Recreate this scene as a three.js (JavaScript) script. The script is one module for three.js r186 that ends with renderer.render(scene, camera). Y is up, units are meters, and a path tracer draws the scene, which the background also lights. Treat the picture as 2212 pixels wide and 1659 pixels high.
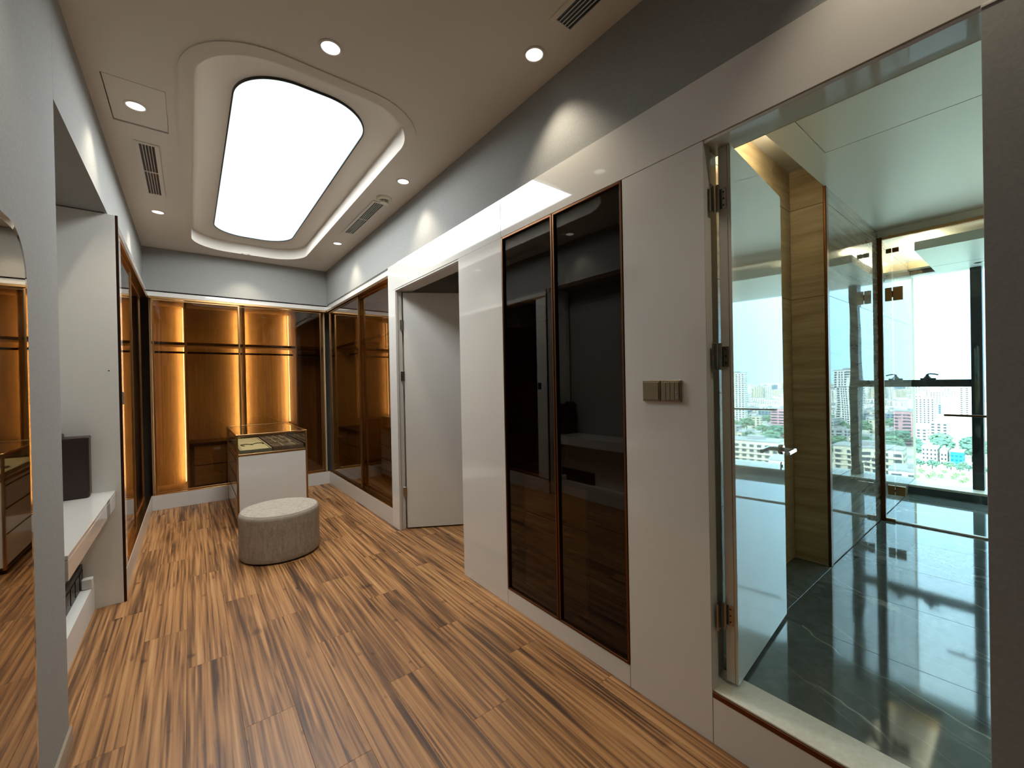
import * as THREE from 'three';
import { RectAreaLightUniformsLib } from 'three/addons/lights/RectAreaLightUniformsLib.js';
import { mergeGeometries } from 'three/addons/utils/BufferGeometryUtils.js';
import { RoundedBoxGeometry } from 'three/addons/geometries/RoundedBoxGeometry.js';

// ------------------------------------------------------------------ camera, sky, sun, large lights, exposure
const scene = new THREE.Scene();
const camera = new THREE.PerspectiveCamera(86.12, 2212 / 1659, 0.05, 6000);
camera.rotation.order = 'YXZ';
camera.position.set(0, 1.36, 0);
camera.rotation.set(THREE.MathUtils.degToRad(-0.287), THREE.MathUtils.degToRad(-38.077), THREE.MathUtils.degToRad(-1.126));

const renderer = new THREE.WebGLRenderer({ antialias: true });
renderer.toneMapping = THREE.LinearToneMapping;
renderer.toneMappingExposure = 1.2;
renderer.shadowMap.enabled = true;
RectAreaLightUniformsLib.init();

// hazy bright tropical sky: paler overhead, a little bluer towards the horizon, the same all round
{
  const w = 64, h = 128, d = new Float32Array(w * h * 4);
  for (let j = 0; j < h; j++) {
    const el = ((j + 0.5) / h - 0.5) * 180;
    const t = Math.min(1, Math.max(0, el / 40));
    const s = t * t * (3 - 2 * t);
    for (let i = 0; i < w; i++) {
      const k = (j * w + i) * 4;
      d[k] = 1.9 + 2.6 * s; d[k + 1] = 3.3 + 2.5 * s; d[k + 2] = 4.3 + 2.0 * s; d[k + 3] = 1;
    }
  }
  const sky = new THREE.DataTexture(d, w, h, THREE.RGBAFormat, THREE.FloatType);
  sky.mapping = THREE.EquirectangularReflectionMapping;
  sky.magFilter = THREE.LinearFilter;
  sky.needsUpdate = true;
  scene.background = sky;
}
// veiled sun behind the flat, over the city on the far side of the window
const sun = new THREE.DirectionalLight(new THREE.Color(1.0, 0.86, 0.72), 5.0);
sun.position.set(-260, 330, 120);
sun.target.position.set(400, -60, 40);
sun.castShadow = true;
sun.shadow.radius = 4;
Object.assign(sun.shadow.camera, { left: -700, right: 700, top: 700, bottom: -700, near: 1, far: 2500 });
sun.shadow.mapSize.set(2048, 2048);
scene.add(sun, sun.target);

// the big luminous ceiling panel of the dressing room
function areaLight(color, intensity, w, h, pos, look) {
  const l = new THREE.RectAreaLight(color, intensity, w, h);
  l.position.set(...pos); l.lookAt(...look); scene.add(l);
  return l;
}
const PANEL_Y = 3.06;
areaLight(new THREE.Color(0.95, 0.98, 1.0), 10.5, 0.66, 2.86, [0.589, PANEL_Y - 0.012, -4.02], [0.589, 0, -4.02]);

// ------------------------------------------------------------------ small helpers
let seed = 12345;
const rnd = () => { seed = (seed * 1664525 + 1013904223) >>> 0; return seed / 4294967296; };
const rr = (a, b) => a + (b - a) * rnd();
const V = (x, y, z) => new THREE.Vector3(x, y, z);
const names = new Map();
function numbered(n) {
  const k = names.get(n) || 0; names.set(n, k + 1);
  return k ? `${n}_${String(k).padStart(3, '0')}` : n;
}
// a box given by its faces, with chamfered edges and uv in metres
function cbox(x0, x1, y0, y1, z0, z1, c = 0.001) {
  if (x1 < x0) [x0, x1] = [x1, x0]; if (y1 < y0) [y0, y1] = [y1, y0]; if (z1 < z0) [z0, z1] = [z1, z0];
  c = Math.min(c, (x1 - x0) * 0.3, (y1 - y0) * 0.3, (z1 - z0) * 0.3);
  const lo = [x0, y0, z0], hi = [x1, y1, z1], pos = [], nor = [], uv = [];
  const P = (s, inset) => s.map((v, i) => (v > 0 ? hi[i] - (inset[i] ? c : 0) : lo[i] + (inset[i] ? c : 0)));
  function poly(pts, n) {
    const a = V(...pts[0]), b = V(...pts[1]), q = V(...pts[2]);
    const f = b.clone().sub(a).cross(q.clone().sub(a));
    if (f.dot(n) < 0) pts.reverse();
    const nn = n.clone().normalize(), ax = Math.abs(nn.x), ay = Math.abs(nn.y), az = Math.abs(nn.z);
    for (let i = 1; i + 1 < pts.length; i++) for (const p of [pts[0], pts[i], pts[i + 1]]) {
      pos.push(...p); nor.push(nn.x, nn.y, nn.z);
      if (ax >= ay && ax >= az) uv.push(p[2], p[1]); else if (ay >= az) uv.push(p[0], p[2]); else uv.push(p[0], p[1]);
    }
  }
  for (let a = 0; a < 3; a++) for (const s of [-1, 1]) {
    const b = (a + 1) % 3, d = (a + 2) % 3, pts = [], n = V(0, 0, 0); n.setComponent(a, s);
    for (const [u, v] of [[-1, -1], [1, -1], [1, 1], [-1, 1]]) { const sg = [0, 0, 0], ins = [1, 1, 1]; sg[a] = s; sg[b] = u; sg[d] = v; ins[a] = 0; pts.push(P(sg, ins)); }
    poly(pts, n);
  }
  if (c > 0) {
    for (let a = 0; a < 3; a++) { const b = (a + 1) % 3, d = (a + 2) % 3; for (const u of [-1, 1]) for (const v of [-1, 1]) {
      const mk = (s, which) => { const sg = [0, 0, 0], ins = [1, 1, 1]; sg[a] = s; sg[b] = u; sg[d] = v; ins[which] = 0; return P(sg, ins); };
      const n = V(0, 0, 0); n.setComponent(b, u); n.setComponent(d, v);
      poly([mk(-1, b), mk(1, b), mk(1, d), mk(-1, d)], n);
    } }
    for (const u of [-1, 1]) for (const v of [-1, 1]) for (const w of [-1, 1]) {
      const sg = [u, v, w];
      poly([P(sg, [0, 1, 1]), P(sg, [1, 0, 1]), P(sg, [1, 1, 0])], V(u, v, w));
    }
  }
  const g = new THREE.BufferGeometry();
  g.setAttribute('position', new THREE.Float32BufferAttribute(pos, 3));
  g.setAttribute('normal', new THREE.Float32BufferAttribute(nor, 3));
  g.setAttribute('uv', new THREE.Float32BufferAttribute(uv, 2));
  return g;
}
const merge = (list) => (list.length === 1 ? list[0] : mergeGeometries(list.map((g) => (g.index ? g.toNonIndexed() : g)), false));
function cyl(r0, r1, y0, y1, seg = 24, x = 0, z = 0) {
  const g = new THREE.CylinderGeometry(r1, r0, y1 - y0, seg); g.translate(x, (y0 + y1) / 2, z); return g;
}
// bar between two points
function rod(a, b, r, seg = 10) {
  const d = V(...b).sub(V(...a)), g = new THREE.CylinderGeometry(r, r, d.length(), seg);
  g.applyQuaternion(new THREE.Quaternion().setFromUnitVectors(V(0, 1, 0), d.clone().normalize()));
  g.translate((a[0] + b[0]) / 2, (a[1] + b[1]) / 2, (a[2] + b[2]) / 2); return g;
}
function tag(o, label, category, group) { o.userData.label = label; o.userData.category = category; if (group) o.userData.group = group; return o; }
// a thing: a group standing at its base; geometry given in world metres is moved to it
function thing(name, label, category, base = [0, 0, 0], group, turn = 0) {
  const o = new THREE.Group(); o.name = numbered(name); o.position.set(...base); o.rotation.y = turn; scene.add(o);
  return tag(o, label, category, group);
}
function structure(name, base = [0, 0, 0]) {
  const o = new THREE.Group(); o.name = numbered(name); o.position.set(...base); o.userData.kind = 'structure'; scene.add(o); return o;
}
function part(parent, name, geometry, material, label) {      // geometry in the parent's own axes
  const m = new THREE.Mesh(Array.isArray(geometry) ? merge(geometry) : geometry, material);
  m.name = name; if (label) m.userData.label = label; parent.add(m); return m;
}
const rectShape = (x0, x1, y0, y1, r) => {
  const s = new THREE.Shape();
  s.moveTo(x0 + r, y0); s.lineTo(x1 - r, y0); s.absarc(x1 - r, y0 + r, r, -Math.PI / 2, 0, false);
  s.lineTo(x1, y1 - r); s.absarc(x1 - r, y1 - r, r, 0, Math.PI / 2, false);
  s.lineTo(x0 + r, y1); s.absarc(x0 + r, y1 - r, r, Math.PI / 2, Math.PI, false);
  s.lineTo(x0, y0 + r); s.absarc(x0 + r, y0 + r, r, Math.PI, Math.PI * 1.5, false);
  return s;
};
// a flat shape drawn in (x, z), thickened from y0 up to y1
function slab(shape, y0, y1, curve = 20) {
  const g = new THREE.ExtrudeGeometry(shape, { depth: y1 - y0, bevelEnabled: false, curveSegments: curve });
  g.rotateX(Math.PI / 2); g.translate(0, y1, 0); return g;     // shape y becomes world z
}

// ------------------------------------------------------------------ computed textures
const P0 = new Uint8Array(512); { const p = [...Array(256).keys()]; for (let i = 255; i > 0; i--) { const j = Math.floor(rnd() * (i + 1)); [p[i], p[j]] = [p[j], p[i]]; } for (let i = 0; i < 512; i++) P0[i] = p[i & 255]; }
function vnoise(x, y, px, py) {                                // value noise, period px, py
  let xi = Math.floor(x), yi = Math.floor(y); const fx = x - xi, fy = y - yi;
  const u = fx * fx * (3 - 2 * fx), v = fy * fy * (3 - 2 * fy);
  xi = ((xi % px) + px) % px; yi = ((yi % py) + py) % py;
  const x1 = (xi + 1) % px, y1 = (yi + 1) % py;
  const h = (a, b) => P0[(P0[a & 255] + b + ((a >> 8) * 57) + ((b >> 8) * 131)) & 511] / 255;
  return (h(xi, yi) * (1 - u) + h(x1, yi) * u) * (1 - v) + (h(xi, y1) * (1 - u) + h(x1, y1) * u) * v;
}
function fbm(x, y, px, py, oct) { let s = 0, a = 0.5, t = 0; for (let o = 0; o < oct; o++) { s += a * vnoise(x, y, px, py); t += a; x *= 2; y *= 2; px *= 2; py *= 2; a *= 0.5; } return s / t; }
function makeTex(w, h, f, srgb = true) {
  const d = new Uint8Array(w * h * 4);
  for (let j = 0; j < h; j++) for (let i = 0; i < w; i++) { const c = f(i / w, j / h), k = (j * w + i) * 4; d[k] = c[0]; d[k + 1] = c[1]; d[k + 2] = c[2]; d[k + 3] = 255; }
  const t = new THREE.DataTexture(d, w, h); t.wrapS = t.wrapT = THREE.RepeatWrapping; t.magFilter = THREE.LinearFilter; t.minFilter = THREE.LinearMipmapLinearFilter; t.generateMipmaps = true; t.anisotropy = 8;
  if (srgb) t.colorSpace = THREE.SRGBColorSpace; t.needsUpdate = true; return t;
}
const mix3 = (a, b, t) => [a[0] + (b[0] - a[0]) * t, a[1] + (b[1] - a[1]) * t, a[2] + (b[2] - a[2]) * t];
const ramp = (stops, t) => { t = Math.min(1, Math.max(0, t)); for (let i = 1; i < stops.length; i++) if (t <= stops[i][0]) return mix3(stops[i - 1][1], stops[i][1], (t - stops[i - 1][0]) / (stops[i][0] - stops[i - 1][0])); return stops[stops.length - 1][1]; };

// oak floor planks: u 1.2 m across, v 3.6 m along
const woodTex = makeTex(1024, 1536, (u, v) => {
  const w = u + 0.016 * (fbm(u * 6, v * 5, 6, 5, 2) - 0.5);
  const a = fbm(w * 44, v * 4, 44, 4, 3), b = fbm(w * 150, v * 9, 150, 9, 2), c = fbm(u * 8, v * 4, 8, 4, 2);
  let t = 0.52 + 0.50 * (a - 0.5) + 0.75 * (b - 0.5) + 0.16 * (c - 0.5);
  const heart = fbm(w * 17 + 5, v * 5, 17, 5, 3); if (heart > 0.56) t -= (heart - 0.56) * 1.1 * (0.5 + vnoise(w * 90, v * 40, 90, 40));
  const knot = vnoise(u * 20 + 3, v * 40, 20, 40); if (knot > 0.93) t -= (knot - 0.93) * 4;
  const pore = vnoise(u * 420, v * 50, 420, 50); if (pore > 0.84) t -= 0.07;
  return ramp([[0, [62, 38, 20]], [0.3, [106, 72, 42]], [0.52, [152, 107, 64]], [0.75, [178, 131, 83]], [1, [192, 152, 110]]], t);
});
// dark grey veined porcelain, 2.24 m square
const marbleTex = makeTex(1024, 1024, (u, v) => {
  const cloud = fbm(u * 5, v * 5, 5, 5, 5), fine = fbm(u * 90, v * 90, 90, 90, 2);
  const vein = (f, g, o, k) => { const q = u * f + v * g + k * fbm(u * 5 + o, v * 5 + o, 5, 5, 4) + 0.06 * fbm(u * 40, v * 40, 40, 40, 2); return Math.abs((((q + o * 0.37) % 1) + 1) % 1 - 0.5); };
  const m1 = fbm(u * 9, v * 9, 9, 9, 2), m2 = fbm(u * 8 + 4, v * 8 + 7, 8, 8, 2); let l = 0;
  l += Math.max(0, 1 - vein(6, 3, 1, 0.9) / 0.020) * Math.max(0, m1 - 0.44) * 3.0;
  l += Math.max(0, 1 - vein(9, 4, 3, 0.7) / 0.018) * Math.max(0, m2 - 0.46) * 2.6;
  l += Math.max(0, 1 - vein(14, 8, 5, 0.8) / 0.020) * Math.max(0, m1 - 0.52) * 2.0;
  l += Math.max(0, fbm(u * 30, v * 30, 30, 30, 3) - 0.60) * Math.max(0, m2 - 0.52) * 10;
  const base = mix3([66, 72, 69], [112, 118, 114], 0.25 + 0.9 * (cloud - 0.3) + 0.35 * (fine - 0.5));
  return mix3(base, [196, 196, 186], Math.min(0.8, l));
});
// layered brown stone porcelain, bands along u, 1.2 m
const stoneFn = (lo, hi) => (u, v) => {
  const w = v + 0.030 * (fbm(u * 4, v * 5, 4, 5, 3) - 0.5);
  const t = 0.5 + 0.9 * (fbm(u * 3, w * 36, 3, 36, 4) - 0.5) + 0.5 * (fbm(u * 9, w * 120, 9, 120, 2) - 0.5);
  return mix3(lo, hi, Math.min(1, Math.max(0, t)));
};
const stoneTex = makeTex(512, 512, stoneFn([152, 130, 96], [206, 186, 150]));
const greyStoneTex = makeTex(512, 512, stoneFn([110, 104, 92], [160, 154, 140]));
const sillTex = makeTex(256, 256, (u, v) => { const t = fbm(u * 8, v * 8, 8, 8, 4), f = fbm(u * 60, v * 60, 60, 60, 2); return mix3([196, 190, 172], [232, 228, 214], 0.2 + 0.6 * t + 0.4 * (f - 0.5)); });
const grainTex = makeTex(256, 256, (u, v) => { const t = 255 * (0.6 * fbm(u * 100, v * 100, 100, 100, 2) + 0.4 * fbm(u * 30, v * 30, 30, 30, 2)); return [t, t, t]; }, false);
const wallTex = makeTex(256, 256, (u, v) => { const t = fbm(u * 80, v * 80, 80, 80, 2); const s = 0.97 + 0.08 * (t - 0.5); return [s * 150, s * 150, s * 146]; });
const fabricTex = makeTex(512, 512, (u, v) => { const t = 0.5 + 0.7 * (fbm(u * 150, v * 150, 150, 150, 2) - 0.5) + 0.5 * (fbm(u * 24, v * 24, 24, 24, 3) - 0.5); return mix3([128, 118, 106], [186, 176, 162], t); });
const veneerTex = makeTex(256, 512, (u, v) => { const t = 0.5 + 0.7 * (fbm(u * 60, v * 4, 60, 4, 3) - 0.5) + 0.4 * (fbm(u * 120, v * 20, 120, 20, 2) - 0.5); return mix3([150, 124, 92], [194, 166, 130], t); });
const darkVeneerTex = makeTex(256, 512, (u, v) => { const t = 0.5 + 0.7 * (fbm(u * 4, v * 60, 4, 60, 3) - 0.5) + 0.4 * (fbm(u * 20, v * 120, 20, 120, 2) - 0.5); return mix3([158, 140, 112], [196, 178, 150], t); });
const rep = (t, x, y) => { const c = t.clone(); c.repeat.set(1 / x, 1 / y); c.needsUpdate = true; return c; };

const std = (o) => new THREE.MeshStandardMaterial(o);
const phy = (o) => new THREE.MeshPhysicalMaterial(o);
const M = {
  wall: std({ map: rep(wallTex, 0.5, 0.5), bumpMap: rep(grainTex, 0.4, 0.4), bumpScale: 0.00025, roughness: 0.85 }),
  ceiling: std({ color: 0xd8d2c8, roughness: 0.9, bumpMap: rep(grainTex, 0.8, 0.8), bumpScale: 0.0003 }),
  white: phy({ color: 0xd8d5ce, roughness: 0.045, ior: 1.5, clearcoat: 0.6, clearcoatRoughness: 0.02 }),
  whiteMatt: std({ color: 0xdcdad3, roughness: 0.35 }),
  doorGloss: phy({ color: 0xdcdad2, roughness: 0.03, ior: 1.65, clearcoat: 1, clearcoatRoughness: 0.0 }),
  plinth: std({ color: 0xc4c0b8, roughness: 0.22 }),
  plank: std({ map: rep(woodTex, 1.2, 3.6), bumpMap: rep(woodTex, 1.2, 3.6), bumpScale: 0.0004, roughness: 0.42 }),
  underfloor: std({ color: 0x2a1c12, roughness: 0.9 }),
  marble: phy({ map: rep(marbleTex, 2.24, 2.24), roughness: 0.06, ior: 1.55 }),
  grout: std({ color: 0xb9ae92, roughness: 0.9 }),
  darkGrout: std({ color: 0x3c403e, roughness: 0.9 }),
  stone: std({ map: rep(stoneTex, 1.2, 1.2), roughness: 0.3 }),
  stonePolished: phy({ map: rep(greyStoneTex, 1.2, 1.2), roughness: 0.015, ior: 1.55 }),
  sill: std({ map: rep(sillTex, 0.6, 0.6), roughness: 0.3 }),
  gold: std({ color: 0xb08a5c, metalness: 1, roughness: 0.28 }),
  goldBright: std({ color: 0xd2ae7c, metalness: 1, roughness: 0.2 }),
  bronze: std({ color: 0x6e4a30, metalness: 1, roughness: 0.3 }),
  darkBronze: std({ color: 0x3a2417, metalness: 0.8, roughness: 0.35 }),
  steel: std({ color: 0xa6a29a, metalness: 1, roughness: 0.25 }),
  chrome: std({ color: 0xe6e6e6, metalness: 1, roughness: 0.06 }),
  black: std({ color: 0x0b0b0b, roughness: 0.4 }),
  blackFrame: std({ color: 0x1c2226, roughness: 0.45 }),
  veneer: std({ map: rep(veneerTex, 0.6, 1.2), roughness: 0.5 }),
  veneerDark: std({ color: 0x4a3526, roughness: 0.45 }),
  drawer: std({ map: rep(darkVeneerTex, 0.8, 0.8), roughness: 0.45 }),
  bronzeGlass: phy({ color: new THREE.Color(0.62, 0.50, 0.33), transmission: 1, thickness: 0, roughness: 0, ior: 1.5 }),
  smokeGlass: phy({ color: new THREE.Color(0.50, 0.42, 0.32), transmission: 1, thickness: 0, roughness: 0, ior: 1.42 }),
  clearGlass: phy({ color: new THREE.Color(0.93, 0.98, 0.97), transmission: 1, thickness: 0, roughness: 0, ior: 1.45 }),
  windowGlass: phy({ color: new THREE.Color(0.90, 0.96, 0.98), transmission: 1, thickness: 0, roughness: 0, ior: 1.3 }),
  mirror: std({ color: 0x9a8666, metalness: 1, roughness: 0.02 }),
  leather: phy({ color: 0x2a1512, roughness: 0.35, bumpMap: rep(grainTex, 0.1, 0.1), bumpScale: 0.0003 }),
  fabric: std({ map: rep(fabricTex, 0.4, 0.4), bumpMap: rep(grainTex, 0.15, 0.15), bumpScale: 0.0008, roughness: 0.95 }),
  suede: std({ color: 0xb89668, roughness: 0.95 }),
  brownFelt: std({ color: 0x6a4a34, roughness: 0.95 }),
  switchPlate: std({ color: 0x8d8069, metalness: 0.6, roughness: 0.35 }),
  plastic: std({ color: 0xd8d2bc, roughness: 0.45 }),
  baseboard: std({ color: 0x9c907f, roughness: 0.25 }),
  warmLed: std({ color: 0x000000, emissive: new THREE.Color(1.0, 0.84, 0.60), emissiveIntensity: 9 }),
  yellowLed: std({ color: 0x000000, emissive: new THREE.Color(1.0, 0.93, 0.70), emissiveIntensity: 2.5 }),
  lens: std({ color: 0x000000, emissive: new THREE.Color(1.0, 0.97, 0.90), emissiveIntensity: 1.6 }),
  panelGlow: std({ color: 0x000000, emissive: new THREE.Color(0.80, 0.98, 1.0), emissiveIntensity: 1.05 }),
};

// ------------------------------------------------------------------ key planes (metres)
const XR = 1.508, XL = -0.392, ZB = -6.08, YC = 2.94, PT = 2.474, DT = 2.239;

// ------------------------------------------------------------------ floor of the dressing room
{
  const f = structure('floor');
  part(f, 'underfloor', cbox(-1.1, 3.3, -0.30, -0.009, -6.9, 1.55, 0), M.underfloor);
  const W = 0.182, L = 1.22, off = [0, 0.41, 0.83, 0.2, 0.62, 1.03, 0.33, 0.75, 0.1, 0.52, 0.94];
  for (let r = -2; r <= 19; r++) {
    const x = -0.31 + r * W, lo = r <= 10 ? -6.1 : -3.8, hi = r <= 10 ? 1.4 : -2.1;
    for (let z = 1.5 + off[(r + 22) % 11]; z > lo; z -= L) {
      const a = Math.max(lo, z - L), b = Math.min(hi, z); if (b - a < 0.03) continue;
      const g = cbox(-W / 2 + 0.0002, W / 2 - 0.0002, -0.009, 0, a - z + 0.0002, b - z - 0.0002, 0.0007), u = g.attributes.uv, o = [rnd() * 1.2, rnd() * 3.6];
      for (let i = 0; i < u.count; i++) u.setXY(i, u.getX(i) + o[0], u.getY(i) + o[1]);
      part(f, 'plank', g, M.plank).position.set(x, 0, z);
    }
  }
}

// ------------------------------------------------------------------ ceiling of the dressing room
{
  const c = structure('ceiling');
  const s = rectShape(-1.1, 1.66, -6.9, 1.55, 0.001);
  s.holes.push(rectShape(0.04, 1.14, -5.775, -2.265, 0.36));
  s.holes.push(rectShape(-0.325, -0.074, -3.312, -2.850, 0.001));
  part(c, 'plaster_ceiling', slab(s, YC, PANEL_Y, 28), M.ceiling);
  part(c, 'recess_ceiling', cbox(-1.1, 1.66, PANEL_Y, 3.2, -6.9, 1.55, 0), M.ceiling);
  const lip = rectShape(-0.02, 1.20, -5.835, -2.195, 0.40); lip.holes.push(rectShape(0.04, 1.14, -5.775, -2.265, 0.36));
  part(c, 'plaster_lip', slab(lip, YC - 0.006, YC, 28), M.ceiling);
  part(c, 'roof_slab', cbox(-1.2, 6.1, 3.2, 3.4, -7.0, 2.2, 0), M.ceiling);

  const p = thing('ceiling_light', 'large luminous white panel with rounded corners in the ceiling recess', 'ceiling light', [0.589, PANEL_Y, -4.02]);
  const d = slab(rectShape(-0.361, 0.361, -1.4725, 1.4725, 0.29), -0.005, 0, 24);
  part(p, 'diffuser', d, M.panelGlow, 'glowing white diffuser');
  const rim = rectShape(-0.368, 0.368, -1.48, 1.48, 0.296); rim.holes.push(rectShape(-0.361, 0.361, -1.4725, 1.4725, 0.29));
  part(p, 'rim', slab(rim, -0.012, 0, 24), M.black, 'thin dark rim');

  // access hatch, sagging a little at its far edge
  const h = thing('access_hatch', 'square ceiling access hatch with a dark open gap along one edge', 'access hatch', [-0.2, YC, -3.08]);
  part(h, 'hatch_board', cbox(-0.120, 0.1245, 0.0, 0.012, -0.218, 0.2295, 0.001), M.ceiling);
  h.rotation.x = 0.012;
}

// recessed downlights
function downlight(x, z, label, power = 1.5) {
  const d = thing('downlight', label, 'downlight', [x, YC, z], 'recessed ceiling downlights');
  const ring = new THREE.LatheGeometry([[0.041, 0.0], [0.042, -0.004], [0.048, -0.005], [0.053, -0.003], [0.053, 0.0]].map((q) => new THREE.Vector2(...q)), 36);
  part(d, 'trim_ring', ring, M.ceiling);
  const lens = new THREE.LatheGeometry([[0.0005, -0.0015], [0.012, -0.004], [0.024, -0.0015], [0.033, -0.004], [0.041, -0.001]].map((q) => new THREE.Vector2(...q)), 36);
  part(d, 'lens', lens, M.lens, 'bright faceted lens');
  const s = new THREE.SpotLight(new THREE.Color(1.0, 0.88, 0.70), power, 0, 0.84, 0.5, 2);
  s.position.set(x, YC - 0.02, z); s.target.position.set(x, 0, z); s.castShadow = true; s.shadow.radius = 1.2;
  scene.add(s, s.target);
}
downlight(0.547, -2.024, 'downlight centred in the ceiling just before the rounded recess');
downlight(1.339, -1.484, 'downlight nearest the ceiling vent at the top, by the right wall');
downlight(-0.21, -3.086, 'downlight set in the middle of the ceiling access hatch');
downlight(-0.197, -4.829, 'downlight beyond the left vent near the back left corner');
downlight(0.548, -5.803, 'downlight between the recess and the back wall');
downlight(1.322, -4.789, 'downlight beyond the right vent near the back right corner');
downlight(1.338, -3.033, 'downlight beside the smoke detector on the right of the ceiling');
downlight(1.338, -0.10, 'downlight over the bathroom doorway, above the top edge of the view', 1.6);
downlight(-0.2, -1.42, 'downlight over the bronze wall mirror, above the top edge of the view', 1.4);

// slotted air vents
function vent(x0, x1, z0, z1, label) {
  const cx = (x0 + x1) / 2, cz = (z0 + z1) / 2, w = x1 - x0, l = z1 - z0, b = 0.024;
  const v = thing('ceiling_vent', label, 'vent', [cx, YC, cz], 'slotted ceiling vents');
  part(v, 'backing', cbox(-w / 2 + b, w / 2 - b, -0.0015, 0, -l / 2 + b, l / 2 - b, 0), M.black, 'dark slot behind the blades');
  part(v, 'frame', [cbox(-w / 2, -w / 2 + b, -0.007, 0, -l / 2, l / 2), cbox(w / 2 - b, w / 2, -0.007, 0, -l / 2, l / 2), cbox(-w / 2 + b, w / 2 - b, -0.007, 0, -l / 2, -l / 2 + b), cbox(-w / 2 + b, w / 2 - b, -0.007, 0, l / 2 - b, l / 2), cbox(-w / 2 + b, w / 2 - b, -0.006, 0, -0.006, 0.006)], M.ceiling);
  for (let k = 1; k <= 4; k++) {
    const x = -w / 2 + b + (w - 2 * b) * k / 5;
    part(v, 'blade', [cbox(x - 0.0016, x + 0.0016, -0.006, -0.001, -l / 2 + b, -0.006, 0.0003), cbox(x - 0.0016, x + 0.0016, -0.006, -0.001, 0.006, l / 2 - b, 0.0003)], M.whiteMatt);
  }
}
vent(-0.255, -0.130, -4.41, -3.505, 'slotted ceiling vent on the left beyond the access hatch');
vent(1.262, 1.390, -4.405, -3.49, 'slotted ceiling vent on the right beside the smoke detector');
vent(1.262, 1.395, -1.30, -0.40, 'slotted ceiling vent nearest the viewer, cut by the top of the view');
{
  const d = thing('smoke_detector', 'round cream smoke detector on the ceiling beside the right vent', 'smoke detector', [1.326, YC, -3.40]);
  part(d, 'base', new THREE.LatheGeometry([[0.001, -0.022], [0.05, -0.022], [0.062, -0.014], [0.063, 0]].map((q) => new THREE.Vector2(...q)), 36), M.plastic);
  part(d, 'cap', new THREE.LatheGeometry([[0.001, -0.048], [0.026, -0.048], [0.030, -0.044], [0.030, -0.042]].map((q) => new THREE.Vector2(...q)), 30), M.plastic);
  part(d, 'chamber', cyl(0.028, 0.036, -0.043, -0.021, 30), M.black);
  for (let k = 0; k < 4; k++) part(d, 'ring', new THREE.TorusGeometry(0.033 + k * 0.0025, 0.0013, 6, 36).rotateX(Math.PI / 2).translate(0, -0.040 + k * 0.0052, 0), M.plastic);
  for (let k = 0; k < 6; k++) { const a = k * Math.PI / 3; part(d, 'rib', rod([0.032 * Math.cos(a), -0.044, 0.032 * Math.sin(a)], [0.042 * Math.cos(a), -0.021, 0.042 * Math.sin(a)], 0.0016, 6), M.plastic); }
}

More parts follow.
